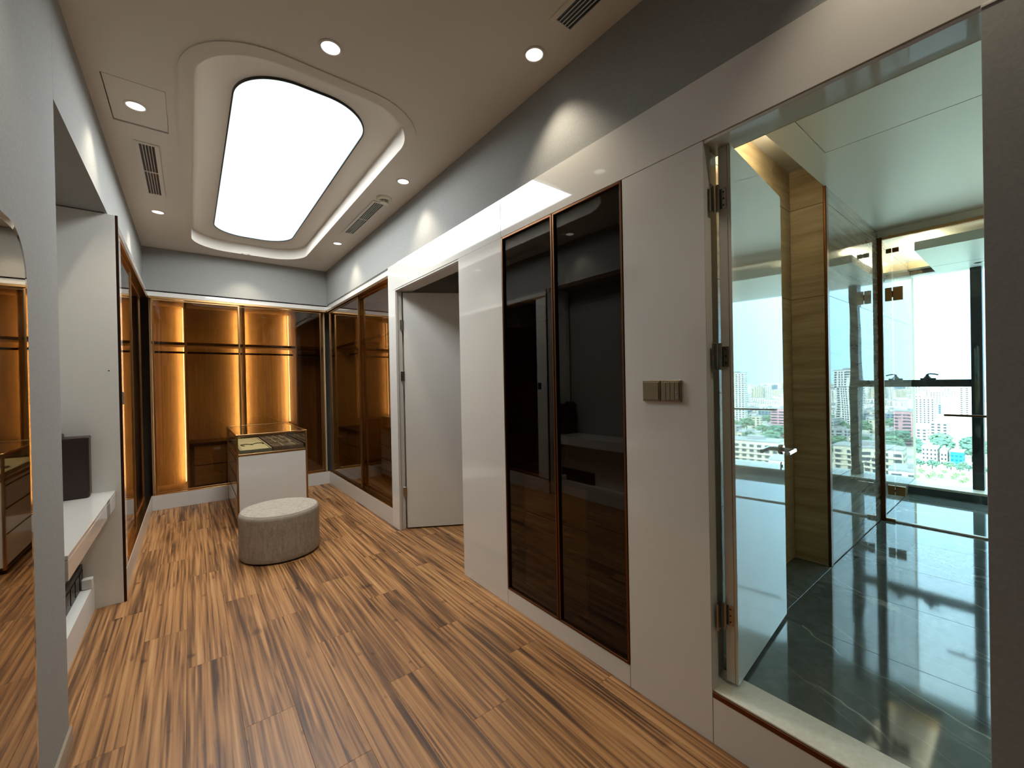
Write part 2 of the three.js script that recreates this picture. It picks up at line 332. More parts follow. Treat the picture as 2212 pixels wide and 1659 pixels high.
// ------------------------------------------------------------------ walls of the dressing room
{
  const l = structure('wall_left');
  part(l, 'wall_section', [cbox(-1.1, XL, 0, YC, -2.312, 1.4, 0.001)], M.wall);
  part(l, 'wall_over_niche', [cbox(-1.1, XL, 2.478, YC, -3.632, -2.312, 0)], M.wall);
  part(l, 'wall_over_wardrobe', [cbox(-1.1, XL, 2.455, YC, -6.9, -3.632, 0)], M.wall);
  part(l, 'outer_wall', [cbox(-1.1, -0.97, 0, 2.478, -6.9, -2.312, 0), cbox(-0.97, -0.72, 0, 2.478, -3.60, -2.312, 0)], M.wall);
  const b = structure('baseboard_left');
  part(b, 'skirting', cbox(XL, XL + 0.010, 0, 0.066, -2.312, 1.4, 0.002), M.baseboard);

  const k = structure('wall_back');
  part(k, 'upper_wall', cbox(-1.1, 1.66, 2.462, YC, -6.20, -6.062, 0), M.wall);
  part(k, 'outer_wall', cbox(-1.1, 3.3, 0, YC, -6.9, -6.72, 0), M.wall);
  part(k, 'gap_lining', cbox(-0.97, 1.66, 2.44, 2.462, -6.20, -6.12, 0), M.black);
  const f = structure('wall_front');
  part(f, 'wall_section', cbox(-1.1, 1.66, 0, YC, 1.4, 1.55, 0), M.wall);

  const r = structure('wall_right');
  part(r, 'upper_wall', cbox(XR + 0.005, 1.66, PT, YC, -6.9, 1.4, 0.0005), M.wall);
  part(r, 'near_wall', cbox(XR - 0.002, 1.652, 0, DT - 0.008, -0.075, 1.4, 0.001), M.wall);
  part(r, 'core', [cbox(1.53, 1.652, DT, PT, -3.82, 1.4, 0), cbox(1.53, 1.652, 0, DT, -2.515, -2.045, 0), cbox(1.53, 1.652, 0, DT, -1.085, -0.83, 0),
    cbox(1.53, 1.652, 0, 0.18, -0.83, -0.075, 0), cbox(1.53, 1.652, 0, DT, -3.82, -3.715, 0), cbox(1.53, 1.652, 2.455, PT, -6.9, -3.82, 0), cbox(1.652, 3.3, 0, 3.2, -3.90, -3.80, 0), cbox(2.12, 2.22, 0, 3.2, -6.9, -3.9, 0), cbox(1.652, 2.22, 2.46, 3.2, -6.9, -3.8, 0)], M.whiteMatt);
  const g = 0.0008;
  const panel = (name, y0, y1, z0, z1) => part(r, name, cbox(XR, 1.53, y0, y1, z0 + g, z1 - g, 0.0012), M.white);
  panel('header_panel', DT, PT, -3.82, -2.008);
  panel('header_panel', DT + 0.0008, PT, -2.008, 1.4);
  panel('post_panel', 0, DT, -3.82, -3.655);
  panel('wall_panel', 0, DT, -2.515, -2.005);
  panel('wall_panel', 0, DT - 0.0016, -1.117, -0.752);
  panel('kick_panel', 0, 0.097, -2.005, -1.117);
  panel('step_riser', 0, 0.178, -0.752, -0.075);
  part(r, 'reveal_panel', [cbox(1.512, 1.652, 0, DT - 0.002, -2.520, -2.515, 0.0005), cbox(1.512, 1.652, DT - 0.014, DT - 0.0005, -3.70, -2.52, 0.0005)], M.white);
  const t = structure('trim_1');
  part(t, 'white_strip', cbox(XR - 0.004, XR + 0.01, DT - 0.008, DT - 0.001, -0.075, 1.4, 0.001), M.white);
}

// ------------------------------------------------------------------ wardrobes with bronze sliding glass
// local axes: x along the front from left to right, z = 0 the front, interior at negative z
function wardrobe(label, W, base, turn, o) {
  const w = thing('wardrobe', label, 'wardrobe', base, 'built-in wardrobes with bronze glass doors', turn);
  const D = o.depth || 0.58, y0 = 0.165, yT = 2.40;
  part(w, 'plinth', cbox(0, W, 0, y0, -0.02, 0, 0.001), M.plinth);
  part(w, 'top_band', cbox(0, W, yT, 2.45, -0.03, 0.0, 0.001), M.white);
  part(w, 'lower_track', cbox(0.003, W - 0.003, y0, y0 + 0.010, -0.09, -0.002, 0.001), M.goldBright);
  part(w, 'upper_track', [cbox(0.003, W - 0.003, yT - 0.022, yT, -0.012, -0.004, 0.001), cbox(0.003, W - 0.003, yT - 0.02, yT, -0.09, -0.012, 0.001)], M.gold);
  part(w, 'carcass', [cbox(0.002, 0.02, 0.02, 2.44, -D, -0.095, 0.0005), cbox(W - 0.02, W - 0.002, 0.02, 2.44, -D, -0.095, 0.0005), cbox(0.02, W - 0.02, 0.13, y0, -D, -0.024, 0.0005), cbox(0.02, W - 0.02, 2.38, 2.44, -D, -0.095, 0.0005)], M.veneer);
  part(w, 'back_panel', cbox(0.002, W - 0.002, 0.02, 2.44, -D - 0.012, -D, 0), M.veneer);
  const xs = [0.02, ...o.partitions, W - 0.02];
  for (const x of o.partitions) part(w, 'partition', cbox(x - 0.011, x + 0.011, y0, 2.38, -D, -0.12, 0.001), M.veneer);
  for (let i = 0; i + 1 < xs.length; i++) {
    const a = xs[i] + (i ? 0.011 : 0), b = xs[i + 1] - (i + 2 < xs.length ? 0.011 : 0);
    const s = part(w, 'shelf', cbox(a, b, 1.875, 1.900, -D + 0.06, -0.13, 0.001), M.veneer);
    part(s, 'shelf_edge', cbox(a, b, 1.872, 1.903, -0.13, -0.118, 0.001), M.veneerDark);
    part(w, 'hanging_rail', cbox(a, b, 1.782, 1.806, -0.31, -0.295, 0.004), M.darkBronze);
  }
  for (const [i, top, n] of o.drawers) {
    const a = xs[i] + (i ? 0.011 : 0), b = xs[i + 1] - (i + 2 < xs.length ? 0.011 : 0), h = (top - 0.03 - y0 - 0.02) / n;
    part(w, 'drawer_top', cbox(a, b, top - 0.03, top, -D + 0.03, -0.13, 0.001), M.veneerDark);
    part(w, 'drawer_case', cbox(a, b, y0, top - 0.03, -D + 0.03, -0.17, 0), M.veneerDark);
    for (let k = 0; k < n; k++) part(w, 'drawer_front', cbox(a + 0.045, b - 0.02, y0 + 0.025 + k * h, y0 + 0.012 + (k + 1) * h, -0.17, -0.15, 0.001), M.drawer);
  }
  // vertical LED strips in the back corners
  for (const [x, side, a, b, p = 85] of o.leds) {
    const lx = x + side * 0.016, lz = -D + 0.05;
    part(w, 'led_strip', cbox(lx - 0.004, lx + 0.004, a, b, lz - 0.004, lz + 0.004, 0.001), M.warmLed, 'glowing warm white strip');
    const l = new THREE.RectAreaLight(new THREE.Color(1.0, 0.84, 0.56), p, 0.010, b - a);
    const off = V(side * 0.008, 0, -0.008);
    w.updateMatrixWorld();
    const pos = V(lx, (a + b) / 2, lz).add(off), at = pos.clone().add(V(side * 1, 0, -0.55));
    l.position.copy(w.localToWorld(pos)); l.lookAt(w.localToWorld(at)); scene.add(l);
  }
  // two sliding doors on two tracks
  for (const [a, b, track] of o.doors) {
    const z = track ? -0.07 : -0.035, f = 0.016, t = 0.010, ya = y0 + 0.012, yb = yT - 0.024;
    const d = new THREE.Group(); d.name = 'sliding_door'; w.add(d);
    part(d, 'glass_pane', cbox(a + f, b - f, ya + f, yb - f, z - 0.0025, z + 0.0025, 0), M.bronzeGlass, 'bronze tinted glass');
    part(d, 'door_frame', [cbox(a, a + f, ya, yb, z - t, z + t), cbox(b - f, b, ya, yb, z - t, z + t), cbox(a + f, b - f, ya, ya + f, z - t, z + t), cbox(a + f, b - f, yb - f, yb, z - t, z + t)], M.gold);
  }
  return w;
}
const XLW = -0.355;
{
  const W = XR - XLW, wx = (x) => x - XLW;
  wardrobe('wardrobe across the back wall with glowing amber bays', W, [XLW, 0, ZB], 0, {
    partitions: [wx(-0.030), wx(0.552), wx(1.148)],
    leds: [[wx(-0.041), -1, 0.19, 2.37], [wx(0.541), -1, 0.73, 2.37], [wx(0.563), 1, 0.86, 2.37], [wx(1.137), -1, 0.86, 2.37]],
    drawers: [[1, 0.70, 2], [2, 0.84, 3]],
    doors: [[0.03, wx(0.50), 0], [wx(0.485), W - 0.06, 1]],
  });
  wardrobe('wardrobe in the right wall between the back corner and the open white door', 2.26, [XR, 0, ZB], -Math.PI / 2, {
    partitions: [1.08],
    leds: [[1.069, -1, 0.80, 2.37, 36], [1.091, 1, 0.80, 2.37, 20]],
    drawers: [[0, 0.78, 3], [1, 0.45, 1]],
    doors: [[0.03, 1.28, 0], [1.20, 2.25, 1]],
  });
  const lw = wardrobe('wardrobe in the left wall behind the vanity end panel', 2.435, [XLW, 0, -3.645], Math.PI / 2, {
    partitions: [1.22],
    leds: [[1.231, 1, 0.25, 2.37, 20]],
    drawers: [[0, 0.70, 2]],
    doors: [[0.18, 1.12, 0], [1.05, 2.40, 1]],
  });
  part(lw, 'filler_post', cbox(0.003, 0.176, 0.176, 2.376, -0.085, 0.001, 0.001), M.white, 'narrow white filler post');
  part(lw, 'latch', cbox(0.10, 0.16, 1.26, 1.345, 0.001, 0.007, 0.002), M.steel, 'steel latch plate');
}
// ------------------------------------------------------------------ smoked glass wardrobe in the right wall
{
  const c = thing('glass_cabinet', 'tall built-in cabinet with two smoked dark glass doors beside the switches', 'cabinet', [XR, 0, -1.56]);
  const X = (a, b, y0, y1, z0, z1, ch = 0.001) => cbox(a - XR, b - XR, y0, y1, z0 + 1.56, z1 + 1.56, ch);
  const ya = 0.0985, yb = 2.237, za = -2.003, zb = -1.119;
  part(c, 'carcass', [X(1.535, 2.05, ya, 2.24, za - 0.016, za, 0), X(1.535, 2.05, ya, 2.24, zb, zb + 0.016, 0), X(1.535, 2.05, 0.06, ya, za - 0.016, zb + 0.016, 0), X(1.535, 2.05, yb, 2.25, za - 0.016, zb + 0.016, 0), X(2.05, 2.065, 0.06, 2.25, za - 0.016, zb + 0.016, 0)], M.veneerDark);
  part(c, 'counter', X(1.575, 2.05, 0.808, 0.838, za, zb), M.veneerDark);
  part(c, 'drawer_case', X(1.60, 2.05, ya, 0.808, -1.93, -1.425, 0), M.veneerDark);
  for (let k = 0; k < 3; k++) part(c, 'drawer_front', X(1.580, 1.600, 0.135 + k * 0.225, 0.345 + k * 0.225, -1.915, -1.430), M.drawer);
  part(c, 'shelf', X(1.60, 2.05, 1.86, 1.885, za, zb), M.veneerDark);
  part(c, 'hanging_rail', X(1.80, 1.815, 1.76, 1.785, za, zb, 0.003), M.darkBronze);
  for (const [a, b] of [[za, -1.5625], [-1.5575, zb]]) {
    const d = new THREE.Group(); d.name = 'glass_door'; c.add(d);
    const f = 0.011;
    part(d, 'glass_pane', X(1.519, 1.524, ya + f, yb - f, a + f, b - f, 0), M.smokeGlass, 'dark smoked glass');
    part(d, 'door_frame', [X(1.506, 1.530, ya, yb, a, a + f), X(1.506, 1.530, ya, yb, b - f, b), X(1.506, 1.530, ya, ya + f, a + f, b - f), X(1.506, 1.530, yb - f, yb, a + f, b - f)], M.bronze);
    for (const y of [0.24, 2.08]) part(d, 'door_hinge', X(1.526, 1.545, y - 0.02, y + 0.02, a < -1.9 ? a + 0.014 : b - 0.034, a < -1.9 ? a + 0.034 : b - 0.014), M.steel);
  }
}
// ------------------------------------------------------------------ wall switches
{
  const mk = (z0, z1, n, label) => {
    const s = thing('light_switch', label, 'light switch', [XR, 1.312, (z0 + z1) / 2], 'wall switches');
    const w = (z1 - z0) / 2;
    part(s, 'plate', cbox(-0.009, 0, -0.043, 0.043, -w, w, 0.002), M.switchPlate);
    const kw = (2 * w - 0.012) / n;
    for (let k = 0; k < n; k++) {
      const a = -w + 0.006 + k * kw;
      const key = part(s, 'rocker', cbox(-0.0125, -0.009, -0.036, 0.036, a + 0.0005, a + kw - 0.0005, 0.001), M.switchPlate);
      if (n > 1 && k === n - 1) part(key, 'indicator', cbox(-0.0130, -0.0120, -0.030, -0.004, a + kw * 0.25, a + kw * 0.72, 0.0003), M.steel);
    }
  };
  mk(-1.023, -0.941, 1, 'single bronze rocker switch, the one farther from the bathroom door');
  mk(-0.939, -0.852, 4, 'four-rocker bronze switch, the one next to the bathroom door');
}

// ------------------------------------------------------------------ inner door standing ajar and the dark hall behind it
{
  const h = structure('wall_hall');
  part(h, 'hall_wall', [cbox(3.2, 3.3, 0, 3.2, -3.9, -2.0, 0), cbox(1.652, 3.3, 0, 3.2, -2.10, -2.045, 0), cbox(2.10, 3.3, 0, 3.2, -2.05, -1.04, 0)], M.wall);
  const c = structure('ceiling');
  part(c, 'hall_ceiling', cbox(1.652, 3.3, 2.50, 2.62, -3.9, -2.0, 0), M.ceiling);
  const t = structure('trim_2');
  part(t, 'door_jamb', [cbox(1.53, 1.575, 0, DT, -3.716, -3.664, 0.002), cbox(XR + 0.001, 1.53, 0, DT, -3.664, -3.655, 0.001), cbox(1.53, 1.575, 2.222, DT, -3.664, -2.52, 0.002)], M.white);
  const d = structure('door_2', [1.582, 0, -3.648]);
  d.rotation.y = -0.537;                                          // hinged at its far edge, swung into the hall
  part(d, 'leaf', cbox(0, 1.06, 0.012, 2.215, -0.042, 0, 0.002), M.white);
  for (const y of [0.353, 1.432, 1.913]) {
    const g = new THREE.Group(); g.name = 'hinge'; d.add(g);
    part(g, 'knuckle', cyl(0.006, 0.006, y - 0.045, y + 0.045, 12, -0.004, 0.004), M.steel);
    part(g, 'hinge_plate', cbox(-0.032, -0.004, y - 0.045, y + 0.045, 0.008, 0.012, 0.001), M.steel);
  }
}

// ------------------------------------------------------------------ vanity in the left niche
{
  const v = thing('vanity_counter', 'white vanity counter with drawer apron set in the left wall niche', 'counter', [-0.55, 0, -2.97]);
  const X = (a, b, y0, y1, z0, z1, c = 0.001) => cbox(a + 0.55, b + 0.55, y0, y1, z0 + 2.97, z1 + 2.97, c);
  part(v, 'worktop', X(-0.72, -0.385, 0.702, 0.72, -3.614, -2.325), M.white);
  part(v, 'drawer_front', X(-0.405, -0.385, 0.62, 0.700, -3.60, -2.325), M.white);
  part(v, 'side_rail', X(-0.56, -0.405, 0.62, 0.702, -2.345, -2.325), M.white);
  part(v, 'underside', X(-0.72, -0.405, 0.66, 0.70, -3.614, -2.345, 0), M.whiteMatt);
  part(v, 'knee_panel', X(-0.575, -0.56, 0.163, 0.66, -3.614, -2.325, 0), M.whiteMatt);
  part(v, 'footrest', X(-0.575, -0.49, 0.0, 0.163, -3.614, -2.325), M.whiteMatt);
  const e = thing('end_panel', 'full-height white end panel with a dark edge strip closing the vanity niche', 'panel', [-0.54, 0, -3.624]);
  part(e, 'board', cbox(-0.178, 0.182, 0, 2.472, -0.006, 0.009, 0.001), M.whiteMatt);
  part(e, 'edge_strip', cbox(0.182, 0.196, 0, 2.472, -0.006, 0.009, 0.0015), M.darkBronze, 'dark bronze metal strip');
  part(e, 'screw_hole', cyl(0.004, 0.004, 0, 0.0006, 12).rotateX(Math.PI / 2).translate(0.138, 1.481, 0.009), M.black);
}
{
  const b = thing('leather_case', 'dark brown leather box with a flap and ring standing on the vanity counter', 'box', [-0.585, 0.72, -3.545], undefined, 0.06);
  part(b, 'body', new RoundedBoxGeometry(0.20, 0.352, 0.125, 3, 0.012).translate(0, 0.176, 0), M.leather);
  part(b, 'lid_rim', cbox(-0.101, 0.101, 0.340, 0.362, -0.064, 0.064, 0.005), M.leather);
  part(b, 'flap', cbox(-0.075, -0.010, 0.355, 0.385, -0.045, 0.060, 0.004), M.leather);
  part(b, 'ring', new THREE.TorusGeometry(0.017, 0.002, 8, 28).translate(-0.048, 0.318, 0.067), M.steel);
  part(b, 'buckle', cbox(-0.06, -0.030, 0.238, 0.243, 0.0625, 0.066, 0.001), M.steel);
}
{
  const s = thing('socket_strip', 'black power socket strip under the vanity counter', 'socket strip', [-0.56, 0.225, -3.40]);
  part(s, 'housing', cbox(0, 0.022, -0.075, 0.075, -0.205, 0.30, 0.003), M.black);
  for (let k = 0; k < 4; k++) {
    const z = 0.20 - k * 0.115;
    const p = part(s, 'socket', cbox(0.022, 0.026, -0.045, 0.045, z - 0.045, z + 0.045, 0.002), M.black);
    for (const [dy, dz] of [[0.018, 0], [-0.014, 0.016], [-0.014, -0.016]]) part(p, 'pin_hole', cbox(0.0255, 0.0268, dy - 0.006, dy + 0.006, z + dz - 0.003, z + dz + 0.003, 0.0005), M.steel);
  }
  part(s, 'adapter', cbox(0.026, 0.075, -0.06, 0.0, -0.165, -0.12, 0.004), M.whiteMatt, 'white plug adapter');
}
// ------------------------------------------------------------------ bronze wall mirror, nearest on the left
{
  const m = thing('wall_mirror', 'bronze tinted wall mirror with rounded corners at the left edge of the view', 'mirror', [XL, 0.12, -1.2]);
  const sh = (i, r) => rectShape(-0.692 + i, 0.692 - i, 0 + i, 1.722 - i, r);
  const g1 = new THREE.ExtrudeGeometry(sh(0, 0.15), { depth: 0.006, bevelEnabled: false, curveSegments: 16 });
  g1.rotateY(Math.PI / 2);                                        // shape x -> -z, depth -> +x
  part(m, 'frame', g1, M.darkBronze, 'thin dark bronze edge');
  const g2 = new THREE.ExtrudeGeometry(sh(0.004, 0.146), { depth: 0.008, bevelEnabled: true, bevelThickness: 0.0015, bevelSize: 0.022, bevelOffset: -0.022, bevelSegments: 1, curveSegments: 16 });
  g2.rotateY(Math.PI / 2);
  part(m, 'mirror_glass', g2, M.mirror, 'bevelled bronze mirror glass');
}

// ------------------------------------------------------------------ island display case
{
  const x0 = 0.336, x1 = 0.962, z0 = -5.955, z1 = -4.745, p = 0.018;
  const cx = (x0 + x1) / 2, cz = (z0 + z1) / 2, hx = (x1 - x0) / 2, hz = (z1 - z0) / 2;
  const c = thing('display_island', 'white island with drawers, gold frame and glass showcase top', 'display case', [cx, 0, cz]);
  for (const sx of [-1, 1]) for (const sz of [-1, 1]) part(c, 'post', cbox(sx > 0 ? hx - p : -hx, sx > 0 ? hx : -hx + p, 0.03, 0.90, sz > 0 ? hz - p : -hz, sz > 0 ? hz : -hz + p, 0.0015), M.gold);
  const frame = (y0, y1) => [cbox(-hx + p, hx - p, y0, y1, hz - p, hz), cbox(-hx + p, hx - p, y0, y1, -hz, -hz + p), cbox(-hx, -hx + p, y0, y1, -hz + p, hz - p), cbox(hx - p, hx, y0, y1, -hz + p, hz - p)];
  part(c, 'top_frame', frame(0.884, 0.90), M.gold);
  part(c, 'middle_frame', frame(0.690, 0.708), M.gold);
  part(c, 'base_frame', frame(0.03, 0.048), M.darkBronze);
  part(c, 'body', cbox(-hx + 0.024, hx - 0.024, 0.05, 0.690, -hz + 0.008, hz - 0.008, 0.001), M.whiteMatt);
  part(c, 'front_panel', cbox(-hx + p, hx - p, 0.05, 0.688, hz - 0.006, hz - 0.002, 0.001), M.white);
  part(c, 'case_floor', cbox(-hx + p, hx - p, 0.690, 0.706, -hz + p, hz - p, 0), M.brownFelt);
  for (const sx of [-1, 1]) {
    for (const [a, b] of [[0.664, 0.688], [0.490, 0.652], [0.296, 0.478], [0.06, 0.284]]) {
      const d = part(c, 'drawer_front', sx < 0 ? cbox(-hx + 0.002, -hx + 0.022, a, b, -hz + p, hz - p) : cbox(hx - 0.022, hx - 0.002, a, b, -hz + p, hz - p), M.white);
      if (a > 0.65) continue;
      part(d, 'finger_edge', sx < 0 ? cbox(-hx - 0.001, -hx + 0.010, b, b + 0.005, -hz + p, hz - p) : cbox(hx - 0.010, hx + 0.001, b, b + 0.005, -hz + p, hz - p), M.goldBright, 'gold edge pull');
    }
  }
  for (const sx of [-1, 1]) for (const sz of [-1, 1]) part(c, 'foot', cyl(0.016, 0.020, 0, 0.03, 16, sx * (hx - 0.03), sz * (hz - 0.03)), M.darkBronze);
  part(c, 'glass_top', cbox(-hx + p, hx - p, 0.892, 0.897, -hz + p, hz - p, 0), M.clearGlass);
  part(c, 'glass_side', cbox(-hx + 0.006, -hx + 0.010, 0.708, 0.884, -hz + p, hz - p, 0), M.clearGlass);
  part(c, 'glass_side', cbox(hx - 0.010, hx - 0.006, 0.708, 0.884, -hz + p, hz - p, 0), M.clearGlass);
  part(c, 'glass_front', cbox(-hx + p, hx - p, 0.708, 0.884, hz - 0.010, hz - 0.006, 0), M.clearGlass);
  part(c, 'glass_back', cbox(-hx + p, hx - p, 0.708, 0.884, -hz + 0.006, -hz + 0.010, 0), M.clearGlass);

  // trays inside
  const ta = thing('jewellery_tray', 'sand coloured suede jewellery tray on the left inside the glass case', 'tray', [0.508, 0.706, cz]);
  const bw = 0.135, bl = 0.545;
  part(ta, 'tray_base', cbox(-bw, bw, 0, 0.012, -bl, bl, 0.001), M.suede);
  part(ta, 'tray_wall', [cbox(-bw, -bw + 0.010, 0.012, 0.036, -bl, bl), cbox(bw - 0.010, bw, 0.012, 0.036, -bl, bl), cbox(-bw + 0.01, bw - 0.01, 0.012, 0.036, -bl, -bl + 0.01)], M.suede);
  part(ta, 'tray_front', cbox(-bw, bw, 0, 0.036, bl, bl + 0.012), M.switchPlate, 'grey front rail');
  part(ta, 'divider', cbox(-bw + 0.01, bw - 0.01, 0.012, 0.030, -0.17, -0.155), M.brownFelt);
  part(ta, 'cushion', cbox(-bw + 0.014, bw - 0.014, 0.012, 0.036, -0.150, bl - 0.006, 0.006), M.suede);
  part(ta, 'cushion', cbox(-bw + 0.014, bw - 0.014, 0.012, 0.036, -bl + 0.014, -0.175, 0.006), M.suede);
  for (const [dx, dz, r, turn, l] of [[-0.05, 0.18, 0.045, 0.2, 'dark curved bracelet nearest the left post inside the case'], [0.055, 0.17, 0.050, -0.3, 'dark curved bracelet lying right on the sand coloured tray']]) {
    const b = thing('bracelet', l, 'bracelet', [0.508 + dx, 0.742, cz + dz], 'bracelets on the suede tray', turn);
    part(b, 'band', new THREE.TorusGeometry(r, 0.004, 8, 32, 3.9).rotateX(-Math.PI / 2).scale(1, 1, 1.9).translate(0, 0.004, 0), M.darkBronze);
    part(b, 'clasp', new THREE.SphereGeometry(0.008, 12, 8).scale(1, 0.7, 1).translate(r, 0.0056, 0), M.darkBronze);
  }
  const tb = thing('compartment_tray', 'brown compartment tray with pale dividers on the right inside the glass case', 'tray', [0.797, 0.706, cz]);
  const tw = 0.142;
  part(tb, 'tray_base', cbox(-tw, tw, 0, 0.012, -bl, bl + 0.01, 0.001), M.brownFelt);
  part(tb, 'tray_wall', [cbox(-tw, -tw + 0.008, 0.012, 0.044, -bl, bl), cbox(tw - 0.008, tw, 0.012, 0.044, -bl, bl), cbox(-tw + 0.008, tw - 0.008, 0.012, 0.044, -bl, -bl + 0.008), cbox(-tw + 0.008, tw - 0.008, 0.012, 0.044, bl, bl + 0.01)], M.brownFelt);
  for (const [za, zb, xs] of [[-bl + 0.01, -0.22, [-0.07, 0.0, 0.07]], [-0.205, 0.16, [-0.06, 0.015, 0.085]], [0.175, bl - 0.002, [-0.045, 0.06]]]) {
    for (const x of xs) part(tb, 'divider', cbox(x - 0.003, x + 0.003, 0.012, 0.044, za, zb), M.suede);
    for (let k = 0; k < 3; k++) { const z = za + (zb - za) * (k + 0.5) / 3; part(tb, 'felt_roll', rod([-tw + 0.01, 0.022, z], [tw - 0.01, 0.022, z], 0.012, 10), M.brownFelt); }
  }
  for (const z of [-0.2125, 0.1675]) part(tb, 'cross_divider', cbox(-tw + 0.008, tw - 0.008, 0.012, 0.040, z - 0.004, z + 0.004), M.brownFelt);
}
// ------------------------------------------------------------------ pouf
{
  const p = thing('pouf', 'round grey upholstered pouf standing before the display island', 'pouf', [0.567, 0, -3.866]);
  const r = 0.291, prof = [[0.02, 0.012], [r - 0.006, 0.012], [r - 0.001, 0.018], [r, 0.05], [r, 0.33], [r - 0.003, 0.350], [r - 0.012, 0.362], [r - 0.016, 0.3645]];
  part(p, 'side', new THREE.LatheGeometry(prof.map((q) => new THREE.Vector2(...q)), 72), M.fabric);
  part(p, 'seat', new THREE.LatheGeometry([[r - 0.016, 0.3625], [r - 0.020, 0.368], [r - 0.05, 0.3715], [0.15, 0.374], [0.001, 0.3745]].map((q) => new THREE.Vector2(...q)), 72), M.fabric);
  part(p, 'piping', new THREE.TorusGeometry(r - 0.0165, 0.0028, 8, 90).rotateX(Math.PI / 2).translate(0, 0.3640, 0), M.fabric);
  part(p, 'base', cyl(r - 0.02, r - 0.02, 0, 0.013, 60), M.black, 'black base board');
  for (const m of p.children) if (m.name === 'side') { const u = m.geometry.attributes.uv; for (let i = 0; i < u.count; i++) u.setXY(i, u.getX(i) * 1.83, u.getY(i) * 0.38); } else if (m.name === 'seat') { const q = m.geometry.attributes.position, u = m.geometry.attributes.uv; for (let i = 0; i < u.count; i++) u.setXY(i, q.getX(i), q.getZ(i)); }
}

// ------------------------------------------------------------------ bathroom doorway: step, threshold, frame, open glossy door
{
  const s = thing('door_sill', 'cream stone sill across the step into the bathroom', 'sill', [1.58, 0.18, 0.2]);
  part(s, 'stone', cbox(-0.066, 0.072, 0, 0.020, -0.985, 0.6, 0.002), M.sill);
  part(s, 'metal_nosing', cbox(-0.073, -0.066, -0.006, 0.014, -0.951, 0.6, 0.001), M.bronze, 'bronze nosing strip');
  const t = structure('trim_3');
  part(t, 'door_jamb', [cbox(XR + 0.001, 1.556, 0.20, DT - 0.001, -0.83, -0.752, 0.001), cbox(1.556, 1.652, 0.20, DT - 0.001, -0.83, -0.775, 0.001)], M.white);
  part(t, 'door_head', [cbox(1.512, 1.60, DT - 0.012, DT - 0.0005, -0.752, 1.0, 0.001), cbox(1.60, 1.652, DT - 0.002, DT + 0.02, -0.775, 1.0, 0.001)], M.white);
  const d = structure('door_1', [1.586, 0, -0.692]);
  d.rotation.y = 0.093;
  part(d, 'leaf', cbox(0, 0.672, 0.212, 2.226, -0.043, 0, 0.002), M.doorGloss);
  part(d, 'edge_band', cbox(-0.0006, 0, 0.212, 2.226, -0.012, -0.010, 0), M.steel);
  for (const y of [0.466, 1.44, 2.03]) {
    const g = new THREE.Group(); g.name = 'hinge'; d.add(g);
    part(g, 'knuckle', cyl(0.007, 0.007, y - 0.05, y + 0.05, 14, -0.016, -0.040), M.steel);
    part(g, 'leaf_plate', cbox(-0.003, 0, y - 0.038, y + 0.038, -0.038, -0.014, 0.0008), M.steel);
    part(g, 'jamb_plate', cbox(-0.052, -0.020, y - 0.05, y + 0.05, -0.056, -0.050, 0.0008), M.steel);
    for (const dy of [-0.024, 0, 0.024]) part(g, 'screw', cyl(0.0034, 0.0034, 0, 0.0006, 10).rotateZ(Math.PI / 2).translate(-0.003, y + dy, -0.024), M.black);
  }
  const h = new THREE.Group(); h.name = 'lever_handle'; d.add(h);
  part(h, 'rose', cyl(0.024, 0.022, 0, 0.010, 28).rotateX(Math.PI / 2).translate(0.620, 1.015, 0), M.chrome);
  part(h, 'neck', rod([0.620, 1.015, 0.008], [0.620, 1.015, 0.052], 0.010, 16), M.chrome);
  part(h, 'lever', cbox(0.505, 0.632, 1.006, 1.024, 0.044, 0.060, 0.004), M.chrome);
  part(h, 'keyhole_plate', cyl(0.013, 0.013, 0, 0.003, 24).rotateX(Math.PI / 2).scale(0.8, 1.6, 1).translate(0.620, 0.935, 0), M.chrome);
  part(h, 'keyhole', cyl(0.004, 0.004, 0, 0.0045, 12).rotateX(Math.PI / 2).scale(0.8, 2.0, 1).translate(0.620, 0.935, 0), M.black);
}
// ------------------------------------------------------------------ bathroom shell
const BF = 0.195, BC = 2.51, ZT = -0.78;
// a polished tile whose face is very slightly uneven, as fired tiles are
function wavySlab(x0, x1, y0, y1, z0, z1) {
  const n = 28, m = 14, g = new THREE.PlaneGeometry(x1 - x0, y1 - y0, n, m), p = g.attributes.position, q = g.attributes.normal, ph = [rr(0, 6), rr(0, 6), rr(0, 6)];
  const k = [[9, 4, 0.00016], [5, 17, 0.00010], [22, 6, 0.00004]];
  for (let i = 0; i < p.count; i++) {
    const x = p.getX(i), y = p.getY(i); let h = 0, dx = 0, dy = 0;
    k.forEach(([a, b, A], j) => { const s = a * x + b * y + ph[j]; h += A * Math.sin(s); dx += A * a * Math.cos(s); dy += A * b * Math.cos(s); });
    p.setZ(i, h); const v = V(-dx, -dy, 1).normalize(); q.setXYZ(i, v.x, v.y, v.z);
    g.attributes.uv.setXY(i, x, y);
  }
  g.translate((x0 + x1) / 2, (y0 + y1) / 2, z1);
  return merge([g, cbox(x0, x1, y0, y1, z0, z1 - 0.001, 0)]);
}
